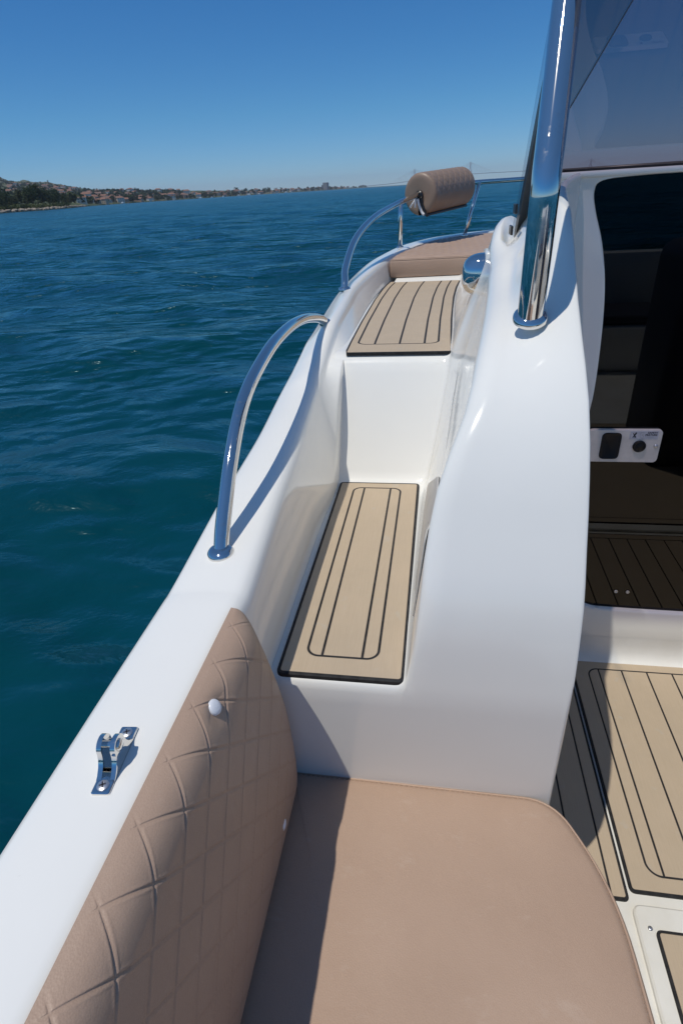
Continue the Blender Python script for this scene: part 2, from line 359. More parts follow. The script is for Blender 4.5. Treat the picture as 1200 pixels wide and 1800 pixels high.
# upper mat follows the deck: straightened in its UV
PL = [(1.652, -.268, .043), (1.70, -.2685, .0435), (1.80, -.2705, .044), (2.1, -.2735, .049), (2.55, -.2715, .064), (2.8, -.2635, .08), (2.9, -.2585, .09), (3.035, -.246, .105)]
ys = np.linspace(1.652, 3.035, 40)
out = [(lerp(y, PL, 1)+(.02*(1-(y-1.652)/.02) if y < 1.67 else 0)*.3, y) for y in ys]; outr = [(lerp(y, PL, 2)-(.02*(1-(y-1.652)/.02) if y < 1.67 else 0)*.3, y) for y in ys]
rows = []
for (xa, y), (xb, _) in zip(out, outr): rows.append([(xa, y, .975), (xa, y, .982), (xa+.0015, y, .9835)]+[(xa+(xb-xa)*t, y, .9835) for t in np.linspace(.03, .97, 12)]+[(xb-.0015, y, .9835), (xb, y, .982), (xb, y, .975)])
rows = [[(x, y, .975) for x, y, z in rows[0]]]+rows
v, f = grid(rows)
uv = []
for x, y, z in v:
    a, b = lerp(y, PL, 1), lerp(y, PL, 2); uv.append(((x-a)/(b-a)*.311, y))
m = m_teak('teak foam upper step', (.028, 1.752, .270, 3.6), .03, [.080, .155, .229], .0058, (0, 1.652, .311, 3.5))
mesh('teak_mat', v, f, m, boat, True, 40, uv=uv)
m = m_teak('teak foam cockpit', (.508, .803, 1.75, 1.448), .03, [.541, .612, .687, .762, .837, .912, .987, 1.06, 1.135, 1.21, 1.285, 1.36, 1.435, 1.51, 1.585], .0048, (.458, .762, 1.8, 1.488))
mat_rect('teak_mat', .458, .762, 1.8, 1.488, .002, m, .014)
m = m_teak('teak foam cockpit edge', (.10, .5, .70, 2.2), .01, [.345, .415], .0048, (.24, .742, .452, 1.6))
mat_rect('teak_mat', .20, .742, .452, 1.482, .002, m, .012)
m = m_teak('teak foam hatch', (.52, -.5, 1.5, .64), .02, [.56, .635, .71], .0048, (.484, -.56, 1.56, .686))
mat_rect('teak_mat', .484, -.56, 1.56, .686, .014, m, .014)
mesh('screw', *lathe([(.005, 0), (.005, .002), (.003, .003), (.0005, .003)], (.476, .688, .0135), (0, 0, 1), 16), M['screw'], boat)

# ---- cabin bulkhead with the opening, sill, door
YB = 1.512
door_edge = catmull([(.545, 1.392), (.42, 1.3905), (.347, 1.385), (.333, 1.365), (.342, 1.325), (.366, 1.26), (.385, 1.18), (.396, 1.09), (.402, .98), (.403, .90), (.400, .82), (.406, .62), (.425, .42), (.446, .28), (.462, .232), (.495, .207), (.56, .200), (.8, .196), (1.15, .195)], 5)
frame_out = []
n = len(door_edge)
for i, p in enumerate(door_edge):
    x, z = p
    if i < n*.13: q = (x, 1.404)
    elif i < n*.70: q = (.25, z if z < 1.36 else 1.404)
    else: q = (min(x, .25) if i < n*.78 else x, .085 if i > n*.72 else z*.5)
    frame_out.append(q)
rows = [[(q[0], YB, q[1]) for q in frame_out], [(p[0]*.94+q[0]*.06, YB, p[1]*.94+q[1]*.06) for p, q in zip(door_edge, frame_out)], [(p[0], YB+.004, p[1]) for p in door_edge], [(p[0]+.001, YB+.03, p[1]) for p in door_edge]]
mesh('bulkhead', *grid(rows), M['gel'], boat, angle=60)
mesh('bulkhead_cap', *box((.93, 1.535, 1.3985), (1.36, .06, .013), 0, .005, 3), M['gel'], boat, angle=40)
poly = rounded([(.27, .10), (1.25, .10), (1.25, 1.40), (.27, 1.40)], .02)
door = mesh('cabin_door', [(x, YB+.016, z) for x, z in poly]+[(x, YB+.022, z) for x, z in poly], [tuple(range(len(poly)))]+[tuple(range(len(poly), 2*len(poly)))[::-1]], M['glass_door'], boat, False)
door['label'] = 'smoked glass cabin door in a white frame'
yp = YB+.004
def plate_poly(x0, x1, z0, z1, r, y0, y1, skew=0):
    P = rounded([(x0, z0), (x1, z0), (x1+skew, z1), (x0+skew, z1)], r); k = len(P)
    v = [(x, y1, z) for x, z in P]+[(x, y0+.0015, z) for x, z in P]+[(x, y0, z) for x, z in inset(P, .0012)]
    f = [(i, (i+1) % k, (i+1) % k+k, i+k) for i in range(k)]+[(i+k, (i+1) % k+k, (i+1) % k+2*k, i+2*k) for i in range(k)]+[tuple(range(2*k, 3*k))]
    return v, f
mesh('handle_plate', *plate_poly(.408, .594, .709, .803, .013, yp, yp+.010), M['plate'], door, angle=40)
# finger pull: dark rounded recess with rim
P = rounded([(.443, .718), (.494, .718), (.494, .795), (.443, .795)], .014); k = len(P)
rws = [[(x, yp+.001, z) for x, z in P], [(x, yp-.0028, z) for x, z in inset(P, .0012)], [(x, yp-.0028, z) for x, z in inset(P, .003)], [(x, yp-.0006, z) for x, z in inset(P, .007)]]
v, f = grid(rws, True); f.append(tuple(range(3*k, 4*k))); mesh('finger_pull', v, f, M['dark'], door, angle=50)
mesh('lock_button', *lathe([(.0165, 0), (.0165, .004), (.0145, .006), (.0125, .006), (.0115, .0045), (.008, .0045), (.006, .006), (.001, .006)], (.541, yp, .757), (0, -1, 0), 28), M['dark'], door, angle=40)
mesh('screw', *lathe([(.0055, 0), (.0055, .0015), (.003, .003), (.0005, .003)], (.583, yp, .757), (0, -1, 0), 16), M['screw'], door)
for x in (.571, .605): mesh('rivet', *lathe([(.0055, 0), (.0055, .002), (.003, .003), (.0025, .001), (.0005, .001)], (x, YB+.0155, .262), (0, -1, 0), 16), M['screw'], door)
# sticker with pictograms and its words
s = MB(); s.add(*plate_poly(.512, .584, .776, .800, .001, yp-.0008, yp))
def stroke(a, b, w, y, mi):
    a, b = np.array(a), np.array(b); d = b-a; d = d/np.linalg.norm(d); nn = np.array([-d[1], d[0]])*w/2
    s.add([(p[0], y, p[1]) for p in (a-nn, b-nn, b+nn, a+nn)], [(0, 1, 2, 3)], mi)
ysx = yp-.0012
for a, b in (((.5155, .7785), (.5155, .798)), ((.5155, .798), (.551, .798)), ((.551, .798), (.551, .7785)), ((.551, .7785), (.542, .7785)), ((.542, .7785), (.5395, .7755)), ((.5395, .7755), (.537, .7785)), ((.537, .7785), (.5155, .7785))): stroke(a, b, .0007, ysx, 2)
for a, b, w in (((.5195, .782), (.5285, .794), .0018), ((.5285, .782), (.5195, .794), .0018), ((.522, .788), (.5275, .7965), .0022), ((.5215, .7825), (.524, .788), .002), ((.526, .781), (.5245, .787), .002)): stroke(a, b, w, ysx, 1)
for a, b, w in (((.538, .782), (.538, .794), .001), ((.538, .794), (.546, .7965), .001), ((.546, .7965), (.546, .7805), .001), ((.546, .7805), (.538, .782), .001), ((.5345, .784), (.5345, .792), .0008), ((.543, .787), (.543, .791), .0022)): stroke(a, b, w, ysx, 2)
for z in (.7835, .7810): stroke((.5545, z), (.578 if z < .783 else .574, z), .0007, ysx, 2)
dg = None
for txt, z in (('SAFETY', .7935), ('FEATURE', .7872)):
    c = bpy.data.curves.new('words', 'FONT'); c.body = txt; c.size = .0066; c.align_x = 'RIGHT'; c.offset = .00022
    to = bpy.data.objects.new('words', c); COL.objects.link(to); bpy.context.view_layer.update()
    me = to.evaluated_get(bpy.context.evaluated_depsgraph_get()).to_mesh()
    s.add([(v.co.x*1.12+.580, ysx-.0002, v.co.y+z) for v in me.vertices], [tuple(p.vertices) for p in me.polygons], 1)
    to.evaluated_get(bpy.context.evaluated_depsgraph_get()).to_mesh_clear(); bpy.data.objects.remove(to); bpy.data.curves.remove(c)
s.build('safety_sticker', [M['sticker'], M['ink'], M['greyink']], door, False, None)
# inside the cabin
cab = MB(); cab.add(*box((.95, 2.6, .02), (1.5, 2.0, .04))); cab.add(*box((1.15, 3.62, .5), (1.1, .04, 1.0))); cab.add(*box((1.72, 2.6, .6), (.04, 2.0, 1.2))); cab.add(*box((.30, 2.3, .45), (.04, 1.4, .9))); cab.add(*box((1.1, 2.35, 1.31), (1.2, 1.45, .02)))
cab.add(*box((1.25, 2.2, .2), (.55, 1.2, .36), 0, .03)); cab.add(*box((.95, 3.1, .25), (1.5, .9, .4), 0, .04))
cab.build('cabin_interior', M['cabin'], boat)

# ---- windscreen: raked acrylic over the bulkhead, running down past it on the port side
A = np.array([.208, 1.80, 1.246]); dv = np.array([-.020, -.40, .251])
def on(t, dx): return A+dv*t+np.array([dx, 0, 0])
dip = [(-.020, -.014), (-.011, -.003), (0, 0), (.1, .0), (.3, .0), (.6, 0), (1.3, 0)]
nrm = np.array([0, .532, .847])
def jx(t): return max(.004, .228+(t-.975)*.0907-(.208-.02*t))       # where the corner joint runs
rows = [[on(t, x) for x in [jx(t)+.0015]+[jx(t)+.06, .3, .6, 1.3]] for t in np.linspace(.645, 1.66, 24)]
ws = mesh('windscreen', *grid(rows), M['glass_screen'], boat)
rows = [[on(t, x*jx(t)) for x in (0, .5, 1)] for t in np.linspace(.645, 1.66, 24)]
mesh('side_pane', *grid(rows), M['glass_side'], ws)
ws['label'] = 'tinted see-through windscreen panel above the cabin door'
rows = [[on(t, dx)+nrm*dz for dx, dz in dip[:3]] for t in np.linspace(.02, 2.1, 16)]
mesh('wing_edge', *grid(rows), M['glass_edge'], ws)
b = MB(); pts = [on(t, 0)-nrm*.006 for t in np.linspace(0, 1.45, 14)]
rws = []
for i, p in enumerate(pts):
    w = .011 if i else .008
    rws.append([p+np.array([-w, 0, 0])+nrm*.008, p+np.array([w, 0, 0])+nrm*.008, p+np.array([w*1.1, 0, 0])-nrm*.012, p+np.array([-w*.8, 0, 0])-nrm*.014])
v, f = grid(rws, True); f += [(3, 2, 1, 0), tuple(range(len(v)-4, len(v)))]; b.add(v, f)
b.build('edge_trim', M['black'], ws, False)
mesh('clip', *box((.178, 1.62, 1.335), (.006, .05, .022), 0, .002), M['black'], ws, False)
mesh('clip', *box((.180, 1.70, 1.283), (.006, .05, .022), 0, .002), M['black'], ws, False)
mesh('gasket', *tube([(.25, 1.546, 1.4075), (.5, 1.546, 1.4085), (1.5, 1.546, 1.412)], .0052, 10), M['black'], ws)
ga, gb = np.array([.228, 1.41, 1.491]), np.array([.277, 1.194, 1.626]); gd = gb-ga
mesh('seam', *tube([ga-gd*.05-nrm*.002, gb-nrm*.002, gb+gd*.05-nrm*.002], .0012, 8), M['seam'], ws)

# ---- stainless work
def flange(o, ax, r, parent): mesh('flange', *lathe([(r, -.004), (r, .001), (r*.96, .004), (r*.80, .0075), (r*.66, .009), (r*.5, .009)], o, ax, 36), M['steel'], parent, angle=50)
mp = [np.array(p) for p in [(.1545, 1.045, 1.186), (.1542, 1.039, 1.230), (.1538, 1.031, 1.300), (.1536, 1.0275, 1.350), (.1540, 1.027, 1.382), (.1550, 1.034, 1.410), (.1580, 1.050, 1.440), (.1676, 1.108, 1.536), (.1775, 1.168, 1.635), (.195, 1.27, 1.80)]]
mast = mesh('support_tube', *tube(catmull(mp, 8), .0216, 40), M['steel'], boat)
mast['label'] = 'thick polished steel tube rising from the white side of the cabin'
flange((.1545, 1.044, 1.193), (-.05, -.45, .90), .0290, mast)
rail = catmull([(-.3655, .790, .855), (-.366, .812, .885), (-.3665, .845, .920), (-.367, .898, .972), (-.368, .965, 1.022), (-.369, 1.033, 1.056), (-.370, 1.127, 1.080), (-.3715, 1.283, 1.1005), (-.373, 1.464, 1.1015), (-.374, 1.62, 1.088), (-.371, 1.74, 1.068), (-.366, 1.81, 1.052), (-.360, 1.85, 1.036)], 8)
hr = mesh('handrail', *tube(rail, .0137, 28), M['steel'], boat)
hr['label'] = 'arched steel grab rail bolted to the gunwale'
flange((-.3645, .786, .858), (-.03, -.1, 1), .0235, hr); flange((-.358, 1.856, 1.030), (0, -.3, 1), .019, hr)
pr = catmull([(-.364, 2.330, 1.055), (-.366, 2.36, 1.085), (-.378, 2.48, 1.124), (-.369, 2.75, 1.206), (-.323, 3.05, 1.268), (-.252, 3.38, 1.307), (-.180, 3.60, 1.333), (-.112, 3.76, 1.354), (.0, 4.0, 1.372), (.17, 4.25, 1.388), (.44, 4.47, 1.391), (.75, 4.56, 1.392), (1.1, 4.47, 1.39)], 8)
bow = mesh('bow_rail', *tube(pr, .0142, 24), M['steel'], boat)
bow['label'] = 'long curved steel rail round the bow'
flange((-.364, 2.327, 1.060), (-.03, -.1, 1), .024, bow)
for a, bb in (((-.228, 3.585, 1.090), (-.218, 3.49, 1.318)), ((.150, 4.14, 1.098), (.235, 4.31, 1.390)), ((.78, 4.50, 1.1), (.80, 4.56, 1.39))):
    p = mesh('post', *tube([a, bb], .0118, 20), M['steel'], bow); flange(a, (0, 0, 1), .021, p)
# chrome horn cover on the side of the cabin
hc = np.array([.118, 1.70, 1.178]); rws = []
for i in range(15):
    th = R(90*i/14); rws.append([])
    for k in range(40):
        a = 2*math.pi*k/40; e = .78
        cy, sz = math.cos(a), math.sin(a); cy = math.copysign(abs(cy)**e, cy); sz = math.copysign(abs(sz)**e, sz)
        rr = math.cos(th)**.62 if i < 14 else .02
        rws[-1].append(hc+np.array([-.058*math.sin(th)**.9, .052*cy*rr, .054*sz*rr]))
v, f = grid(rws, True); f.append(tuple(range(len(v)-40, len(v))))
horn = mesh('horn_cover', v, f, M['steel'], boat); horn['label'] = 'rounded chrome cover on the white side of the cabin'
mesh('mounting_plate', *box((.126, 1.70, 1.178), (.018, .115, .118), 0, .006, 3), M['gel'], horn, angle=40)
# thin grey-beige patch laid on the side wall of the lower step
pat = rounded([(.80, .722), (1.335, .722), (1.10, .862), (.80, .90)], [.01, .022, .03, .02], 8)
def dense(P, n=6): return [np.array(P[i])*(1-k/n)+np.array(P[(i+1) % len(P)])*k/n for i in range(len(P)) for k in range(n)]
DI = dense(pat); PAT = DI
# decal: outline and raked strokes on the cabin side beside the riser
s = MB()
def wallpt(y, z):
    zs, zl = lerp(y, CS, 5), lerp(y, CS, 2); xs, xl = lerp(y, CS, 6), lerp(y, CS, 3)
    return np.array([xs+(xl-xs)*max(0, (z-zs-.02))/(zl-zs)-.0022, y, z])
def wstroke(y0, z0, y1, z1, w):
    p, q = wallpt(y0, z0), wallpt(y1, z1); d = (q-p)/np.linalg.norm(q-p); e = np.cross(d, [1, 0, 0]); e /= np.linalg.norm(e); e *= w/2
    s.add([p-e, q-e, q+e, p+e], [(0, 1, 2, 3)])
for k in range(12):
    y0 = 1.075+k*.036; z0 = .930+k*.0028
    wstroke(y0, z0, y0+.062, z0+.034, .0035 if k % 3 else .006); wstroke(y0+.016, z0-.002, y0+.060, z0+.020, .0022)
wstroke(1.05, .905, 1.58, .952, .0024); wstroke(1.10, 1.012, 1.36, 1.022, .0024); wstroke(1.36, 1.022, 1.58, 1.05, .0022); wstroke(1.03, .895, 1.075, .930, .002)
s.build('decal', M['decalink'], boat, False, None)
cI = np.mean(PAT, 0); rws = [[wallpt(*(cI+(p-cI)*q))+np.array([dx, 0, 0]) for p in PAT] for q, dx in ((1.0, .0022), (.995, .0002), (.97, -.0002), (.9, 0), (.75, 0), (.5, 0), (.25, 0), (.02, 0))]
mesh('side_patch', *grid(rws, True), M['patch'], boat, angle=50)
# deck hinge
hx, hz = -.3475, .8480
hb = MB(); c, sn = math.cos(-.10), math.sin(-.10)
def hp(u, w, z): return np.array([hx+u*c-w*sn*-1, .376+u*sn*-1+w*c, hz+z])
P = rounded([(-.0105, -.044), (.0105, -.044), (.0105, .044), (-.0105, .044)], .003, 4); k = len(P)
rws = [[hp(x, y, -.001) for x, y in P], [hp(x, y, .003) for x, y in P], [hp(x, y, .004) for x, y in inset(P, .001)]]
v, f = grid(rws, True); f.append(tuple(range(2*k, 3*k))); hb.add(v, f)
side = [(-.031, .002), (-.0245, .0055), (-.0180, .0115), (-.0140, .018), (-.0124, .0245)]+[(-.0124*math.cos(a), .0265+.0118*math.sin(a)) for a in np.linspace(.1, math.pi-.1, 14)]+[(.0124, .0245), (.0140, .018), (.0180, .0115), (.0245, .0055), (.031, .002)]
for u0, u1 in ((-.0105, -.0050), (.0050, .0105)):
    k = len(side); v = [hp(u0, y, z) for y, z in side]+[hp(u1, y, z) for y, z in side]
    hb.add(v, [(i, (i+1) % k, (i+1) % k+k, i+k) for i in range(k)]+[tuple(range(k))[::-1], tuple(range(k, 2*k))])
hinge = hb.build('deck_hinge', M['steel'], boat, True, 30)
hinge['label'] = 'small forked steel hinge screwed to the gunwale'
mesh('pin', *tube([hp(-.010, 0, .027), hp(.0125, 0, .027)], .0040, 18), M['steel'], hinge, angle=40)
mesh('pin_head', *lathe([(.0072, 0), (.0072, .0018), (.0045, .0032), (.0005, .0035)], hp(.0100, 0, .027), hp(1, 0, 0)-hp(0, 0, 0), 20), M['steel'], hinge)
for w in (-.0345, .0345):
    o = hp(0, w, .0040); sm = MB(); sm.add(*lathe([(.0066, 0), (.0066, .0008), (.0050, .0018), (.0005, .0021)], o, (0, 0, 1), 24))
    for a in (.5, .5+math.pi/2):
        sm.add([o+np.array([math.cos(a)*x-math.sin(a)*y, math.sin(a)*x+math.cos(a)*y, .00235]) for x, y in ((-.0036, -.0008), (.0036, -.0008), (.0036, .0008), (-.0036, .0008))], [(0, 1, 2, 3)], 1)
    sm.build('screw', [M['screw'], M['ink']], hinge, True, 40)

# ================================================================== CUSHIONS (loose things)
P = rounded([(-.262, -.75), (.318, -.75), (.3215, .30), (.311, .552), (.236, .700), (-.262, .704)], [.02, .02, .12, .09, .055, .01], 9)
lv = [(0, .305), (-.004, .315), (-.004, .375), (-.002, .386), (.0025, .3925), (.004, .3915), (.006, .3945), (.013, .3985), (.018, .3995)]
v, f = slab(P, lv); f.pop(); Pi = inset(P, .018); n = len(Pi); c0 = np.array([.03, .0])
for q in (.96, .9, .8, .65, .45, .2):
    k = len(v); v += [(c0[0]+(x-c0[0])*q, c0[1]+(y-c0[1])*q, .4045-.005*q**8+.0012*math.sin(9*x+7*y)*(1-q)) for x, y in Pi]; f += [(k-n+i, k-n+(i+1) % n, k+(i+1) % n, k+i) for i in range(n)]
f.append(tuple(range(len(v)-n, len(v))))
sc = mesh('seat_cushion', v, f, M['leather'], None, angle=70)
tag(sc, 'large smooth taupe bench cushion in front of the lower step', 'cushion')
mesh('piping', *tube([(x, y, .3925) for x, y in inset(P, .0035)]+[(inset(P, .0035)[0][0], inset(P, .0035)[0][1], .3925)], .0022, 8), M['leather'], sc)
st = MB(); P2 = inset(P, .0085); acc = 0
for i in range(len(P2)):
    a, b2 = np.array(P2[i]), np.array(P2[(i+1) % len(P2)]); L_ = np.linalg.norm(b2-a); k = int(L_/.0095)
    for q in range(k):
        u0, u1 = (q+.12)/k, (q+.72)/k; p0, p1 = a+(b2-a)*u0, a+(b2-a)*u1
        if p0[1] < -.1 or p0[0] < -.25: continue
        st.add(*tube([(p0[0], p0[1], .3962), (p1[0], p1[1], .3962)], .0008, 5))
st.build('stitching', M['thread'], sc)
# quilted backrest
prof = catmull([(.405, -.250), (.43, -.236), (.50, -.2325), (.60, -.2360), (.68, -.2415), (.74, -.2465), (.80, -.2515), (.818, -.2540), (.834, -.2610), (.8445, -.2715), (.8507, -.2855), (.853, -.300)], 20)
s_arc = [0]
for a, bb in zip(prof[:-1], prof[1:]): s_arc.append(s_arc[-1]+float(np.linalg.norm(bb-a)))
tot = s_arc[-1]
rows = []; NY = 620
for i in range(NY+1):
    t = i/NY; row = []
    for (z, x), sa in zip(prof, s_arc):
        yf = .702 if z < .6 else .702-.055*((z-.6)/.25)**1.4
        y = -.22+(yf+.22)*t
        back = min(-.292+(.85-z)*.03, x)
        th = x-back; dist = yf-y; fct = 1-.66*max(0, 1-dist/.07)**2.2
        p = .076; q1 = ((y+(tot-sa-.016)*.95)/p) % 1; q2 = ((y-(tot-sa-.016)*.95)/p) % 1
        d1, d2 = min(q1, 1-q1)*p, min(q2, 1-q2)*p; d = min(d1, d2)
        puff = .0032-(.0016 if tot-sa < .07 else .0009)*(1-smooth((d-.0010)/.0016))+.0006*math.exp(-((d-.0042)/.0016)**2)
        fade = min(1, (tot-sa)/.012)*min(1, sa/.05)*min(1, dist/.03)
        # dimple at the stud
        dd = math.hypot(y-.474, z-.833); dim = .010*math.exp(-(dd/.026)**2)*min(1, (tot-sa)/.045)**2
        row.append((back+th*fct+(puff-.003)*fade*(1 if fct > .9 else fct)-dim, y, z))
    rows.append(row)
rows.append([(-.300, rows[-1][k][1]+.001, rows[-1][k][2]) for k in range(len(prof))])
bc = mesh('backrest_cushion', *grid(rows), M['leather'])
tag(bc, 'quilted taupe backrest cushion with white studs, against the inside of the gunwale', 'cushion')
for (y, z, x, r) in ((.474, .833, -.2685, .0105), (.548, .468, -.2365, .0105)):
    mesh('stud', *lathe([(r, -.006), (r, .002), (r*.85, .0042), (r*.5, .0055), (.0005, .006)], (x, y, z), (1, -.05, .75 if z > .6 else -.05), 28), M['button'], bc)
# bow cushion
P = rounded([(-.247, 3.055), (.75, 3.13), (.75, 4.38), (.32, 4.36), (.06, 4.19), (-.075, 3.98), (-.165, 3.62)], [.015, .05, .02, .2, .12, .12, .2], 8)
lv = [(.004, .999), (0, 1.004), (0, 1.068), (.003, 1.078), (.006, 1.0795), (.014, 1.0835)]
vv, ff = slab(P, lv)
bw = mesh('bow_cushion', vv, ff, m_leather('taupe quilted leatherette'), None, angle=60)
tag(bw, 'flat quilted taupe sunpad on the foredeck beyond the upper step', 'cushion')
# quilted top: a fine sheet fitted to the outline, with puffed diamonds
PtA = np.array(inset(P, .010)); xa, xb = PtA[:, 0].min()+.0015, .46
def span(x):
    ys_ = []
    for k in range(len(PtA)):
        (x0, y0), (x1, y1) = PtA[k], PtA[k-1]
        if (x0 > x) != (x1 > x): ys_.append(y0+(y1-y0)*(x-x0)/(x1-x0))
    return min(ys_), max(ys_)
rows = []
for x in np.linspace(xa, xb, 110):
    y0, y1 = span(x); row = []
    for y in np.linspace(y0, y1, 170):
        p = .085; q1 = ((x+y)/p) % 1; q2 = ((x-y)/p) % 1; d = min(min(q1, 1-q1), min(q2, 1-q2))*p
        e = min(np.hypot(PtA[:, 0]-x, PtA[:, 1]-y).min()/.05, (y-y0)/.05, (y1-y)/.05, 1)
        row.append((x, y, 1.0828+.0122*max(e, 0)**.6+.006*(min(1, d/.022)**.6-1)*max(e, 0)))
    rows.append(row)
mesh('quilted_top', *grid(rows), M['leather'], bw)
mesh('piping', *tube([(x, y, 1.079) for x, y in inset(P, .004)], .0028, 8), M['leather'], bw)
# bolster rolled round the bow rail
a0, a1 = np.array([-.126, 3.715, 1.340]), np.array([.115, 4.17, 1.364]); ax = (a1-a0)/np.linalg.norm(a1-a0); Lb = float(np.linalg.norm(a1-a0))
sd = np.cross(ax, [0, 0, 1]); sd /= np.linalg.norm(sd); upv = np.cross(sd, ax); rows = []
NA, NL = 168, 110
prof = [(.004, .020), (.001, .05), (.0, .075), (.001, .088), (.006, .098), (.014, .103)]
st = [(l, r) for l, r in prof]+[(l, .1045) for l in np.linspace(.02, Lb-.02, NL)]+[(Lb-l, r) for l, r in reversed(prof)]
for l, r in st:
    row = []
    for k in range(NA):
        a = -math.pi/2+.10+(2*math.pi-.20)*k/(NA-1); s_ = a*.1045
        q1 = ((l+s_)/.066) % 1; q2 = ((l-s_)/.066) % 1; d = min(min(q1, 1-q1), min(q2, 1-q2))*.066
        g = .0032*(min(1, d/.014)**.6-1) if .02 <= l <= Lb-.02 and math.sin(a) > -.05 else 0
        rr = r+g; cpt = a0+ax*l+upv*.008
        row.append(cpt+sd*rr*math.cos(a)+upv*rr*math.sin(a)*1.04)
    rows.append(row)
bl = mesh('rail_bolster', *grid(rows), m_leather('bronze leatherette', 1.0, .62), None, angle=50)
tag(bl, 'round quilted taupe bolster wrapped on the bow rail', 'bolster')
e0 = a0+upv*.008
v, f = lathe([(.030, -.002), (.022, -.003), (.001, -.003)], a0-upv*.004, -ax, 20)
mesh('rail_slot', *lathe([(.026, .0), (.026, .006), (.001, .0062)], a0+upv*.002-ax*.0, -ax, 20), M['black'], bl)
def slit(w, off, mat, name):
    pp = [e0-ax*(.003+off)+upv*z+sd*x for z, x in ((-.012, .012), (-.05, .020), (-.085, .036), (-.107, .050))]
    pp += [e0+ax*l-upv*.103+sd*.050 for l in (.03, .3, Lb-.02)]
    mesh(name, *tube(catmull(pp, 6), w, 10), mat, bl)
slit(.0075, .0, M['black'], 'edge_trim')
mesh('strap', *tube(catmull([e0-ax*.012+upv*z+sd*x for z, x in ((-.02, -.004), (-.05, .004), (-.085, .020), (-.102, .036))], 6), .0075, 10), M['strap'], bl)
for q in (-.045, -.012): mesh('tie_end', *tube([e0-ax*.02-upv*.018+sd*-.012, e0-ax*.03-upv*.062+sd*(q)], [.0035, .006], 8), M['strap'], bl)

# ================================================================== SEA
waves = []
for i in range(64):
    lam = 0.28*(9.0/0.28)**(i/63.0); th = R(8)+rng.normal(0, .55)
    waves.append((lam, th, float(.0048*lam**.96)*rng.uniform(.5, 1.3)*(1.0 if lam < 4 else .7), rng.uniform(0, 6.28)))
az = np.concatenate([np.radians(np.linspace(-180, -62, 60, endpoint=False)), np.radians(np.linspace(-62, 32, 1150, endpoint=False)), np.radians(np.linspace(32, 180, 70))])
rad = np.concatenate([np.geomspace(.5, 420, 620), np.geomspace(460, 60000, 26)])
A_, Rr = np.meshgrid(az, rad); X = Rr*np.sin(A_)+0.0; Y = Rr*np.cos(A_); Z = np.zeros_like(X); DX = np.zeros_like(X); DY = np.zeros_like(X)
dr = np.gradient(rad)[:, None]*np.ones_like(X)
for lam, th, amp, ph in waves:
    k = 2*math.pi/lam; kx, ky = k*math.sin(th), k*math.cos(th)
    lee = np.clip((Rr-2.5)/9, 0, 1); lee = lee*lee*(3-2*lee); lee = (.40+.60*lee) if lam < 2.5 else (.75+.25*lee)
    fade = lee*np.clip(1.6-dr*4.2/lam, 0, 1)*np.clip((430-Rr)/200, 0, 1)
    arg = kx*X+ky*Y+ph+.35*np.sin(.11*X*ky/k+.07*Y)
    Z += amp*fade*np.cos(arg); DX -= .75*amp*fade*math.sin(th)*np.sin(arg); DY -= .75*amp*fade*math.cos(th)*np.sin(arg)
X2, Y2 = X+DX, Y+DY
nr, na = X.shape
V = np.stack([X2, Y2, Z+WATER_Z], -1).reshape(-1, 3)
ii, jj = np.meshgrid(np.arange(nr-1), np.arange(na-1), indexing='ij'); a = (ii*na+jj).ravel()
FQ = np.stack([a, a+1, a+1+na, a+na], 1)
me = bpy.data.meshes.new('sea'); me.vertices.add(len(V)); me.vertices.foreach_set('co', V.astype(np.float32).ravel())
me.loops.add(FQ.size); me.loops.foreach_set('vertex_index', FQ.astype(np.int32).ravel()); me.polygons.add(len(FQ))
me.polygons.foreach_set('loop_start', np.arange(0, FQ.size, 4, dtype=np.int32)); me.polygons.foreach_set('use_smooth', np.ones(len(FQ), dtype=bool))
me.update(calc_edges=True); me.materials.append(M['water'])
sea = bpy.data.objects.new('water', me); COL.objects.link(sea); tag(sea, kind='structure')

# ================================================================== FAR SHORE
D0 = [(-400, 380), (0, 430), (60, 455), (110, 520), (135, 610), (160, 820), (240, 1150), (350, 1550), (450, 2050), (550, 2900), (640, 4200), (720, 5400)]
TOP = [(-400, 285), (-150, 292), (-60, 298), (0, 305.5), (15, 309), (30, 316), (45, 317.5), (62, 317.5), (78, 319), (96, 318), (112, 323), (135, 327), (152, 330), (175, 332), (205, 332), (240, 333), (300, 334), (400, 334), (480, 333.5), (540, 331.5), (600, 330), (650, 328.5), (720, 325)]
def shore(px): return lerp(px, D0, 1)
def ridge(px): return shore(px)+float(np.interp(px, [0, 130, 200, 300, 500, 720], [2600, 2300, 1100, 700, 700, 600]))
def hz(px): return max(2.0, ridge(px)*elev(px, lerp(px, TOP, 1)))
def land_z(px, t):
    h = hz(px); low = 1.2+1.6*min(1, t*8)
    return WATER_Z+low*(1 if t > 0 else 0)+max(0, h-low)*max(0, t)**1.35
def place(px, t):
    d = shore(px)+(ridge(px)-shore(px))*t; b = bearing(px); return Vector((b[0]*d, b[1]*d, land_z(px, t)))
rows = []
for px in np.arange(-400, 721, 5):
    r = []; b = bearing(px)
    for t in (-.02, -.004, 0, .004, .01, .02, .05, .1, .18, .26, .34, .42, .5, .58, .66, .74, .82, .9, .96, 1.0, 1.15, 1.4):
        d = shore(px)+(ridge(px)-shore(px))*t
        if t < 0: z = WATER_Z-1.5 if t < -.01 else WATER_Z-.3
        elif t > 1: z = land_z(px, 1)*(1-(t-1)*1.2)
        else: z = land_z(px, t)*(1+(.05*math.sin(px*.09+t*9)+.04*math.sin(px*.21-t*17))*(0 if t > .97 or t < .1 else 1))
        r.append((b[0]*d, b[1]*d, z))
    rows.append(r)
ld = mesh('hills', *grid(rows), M['land']); tag(ld, kind='structure')
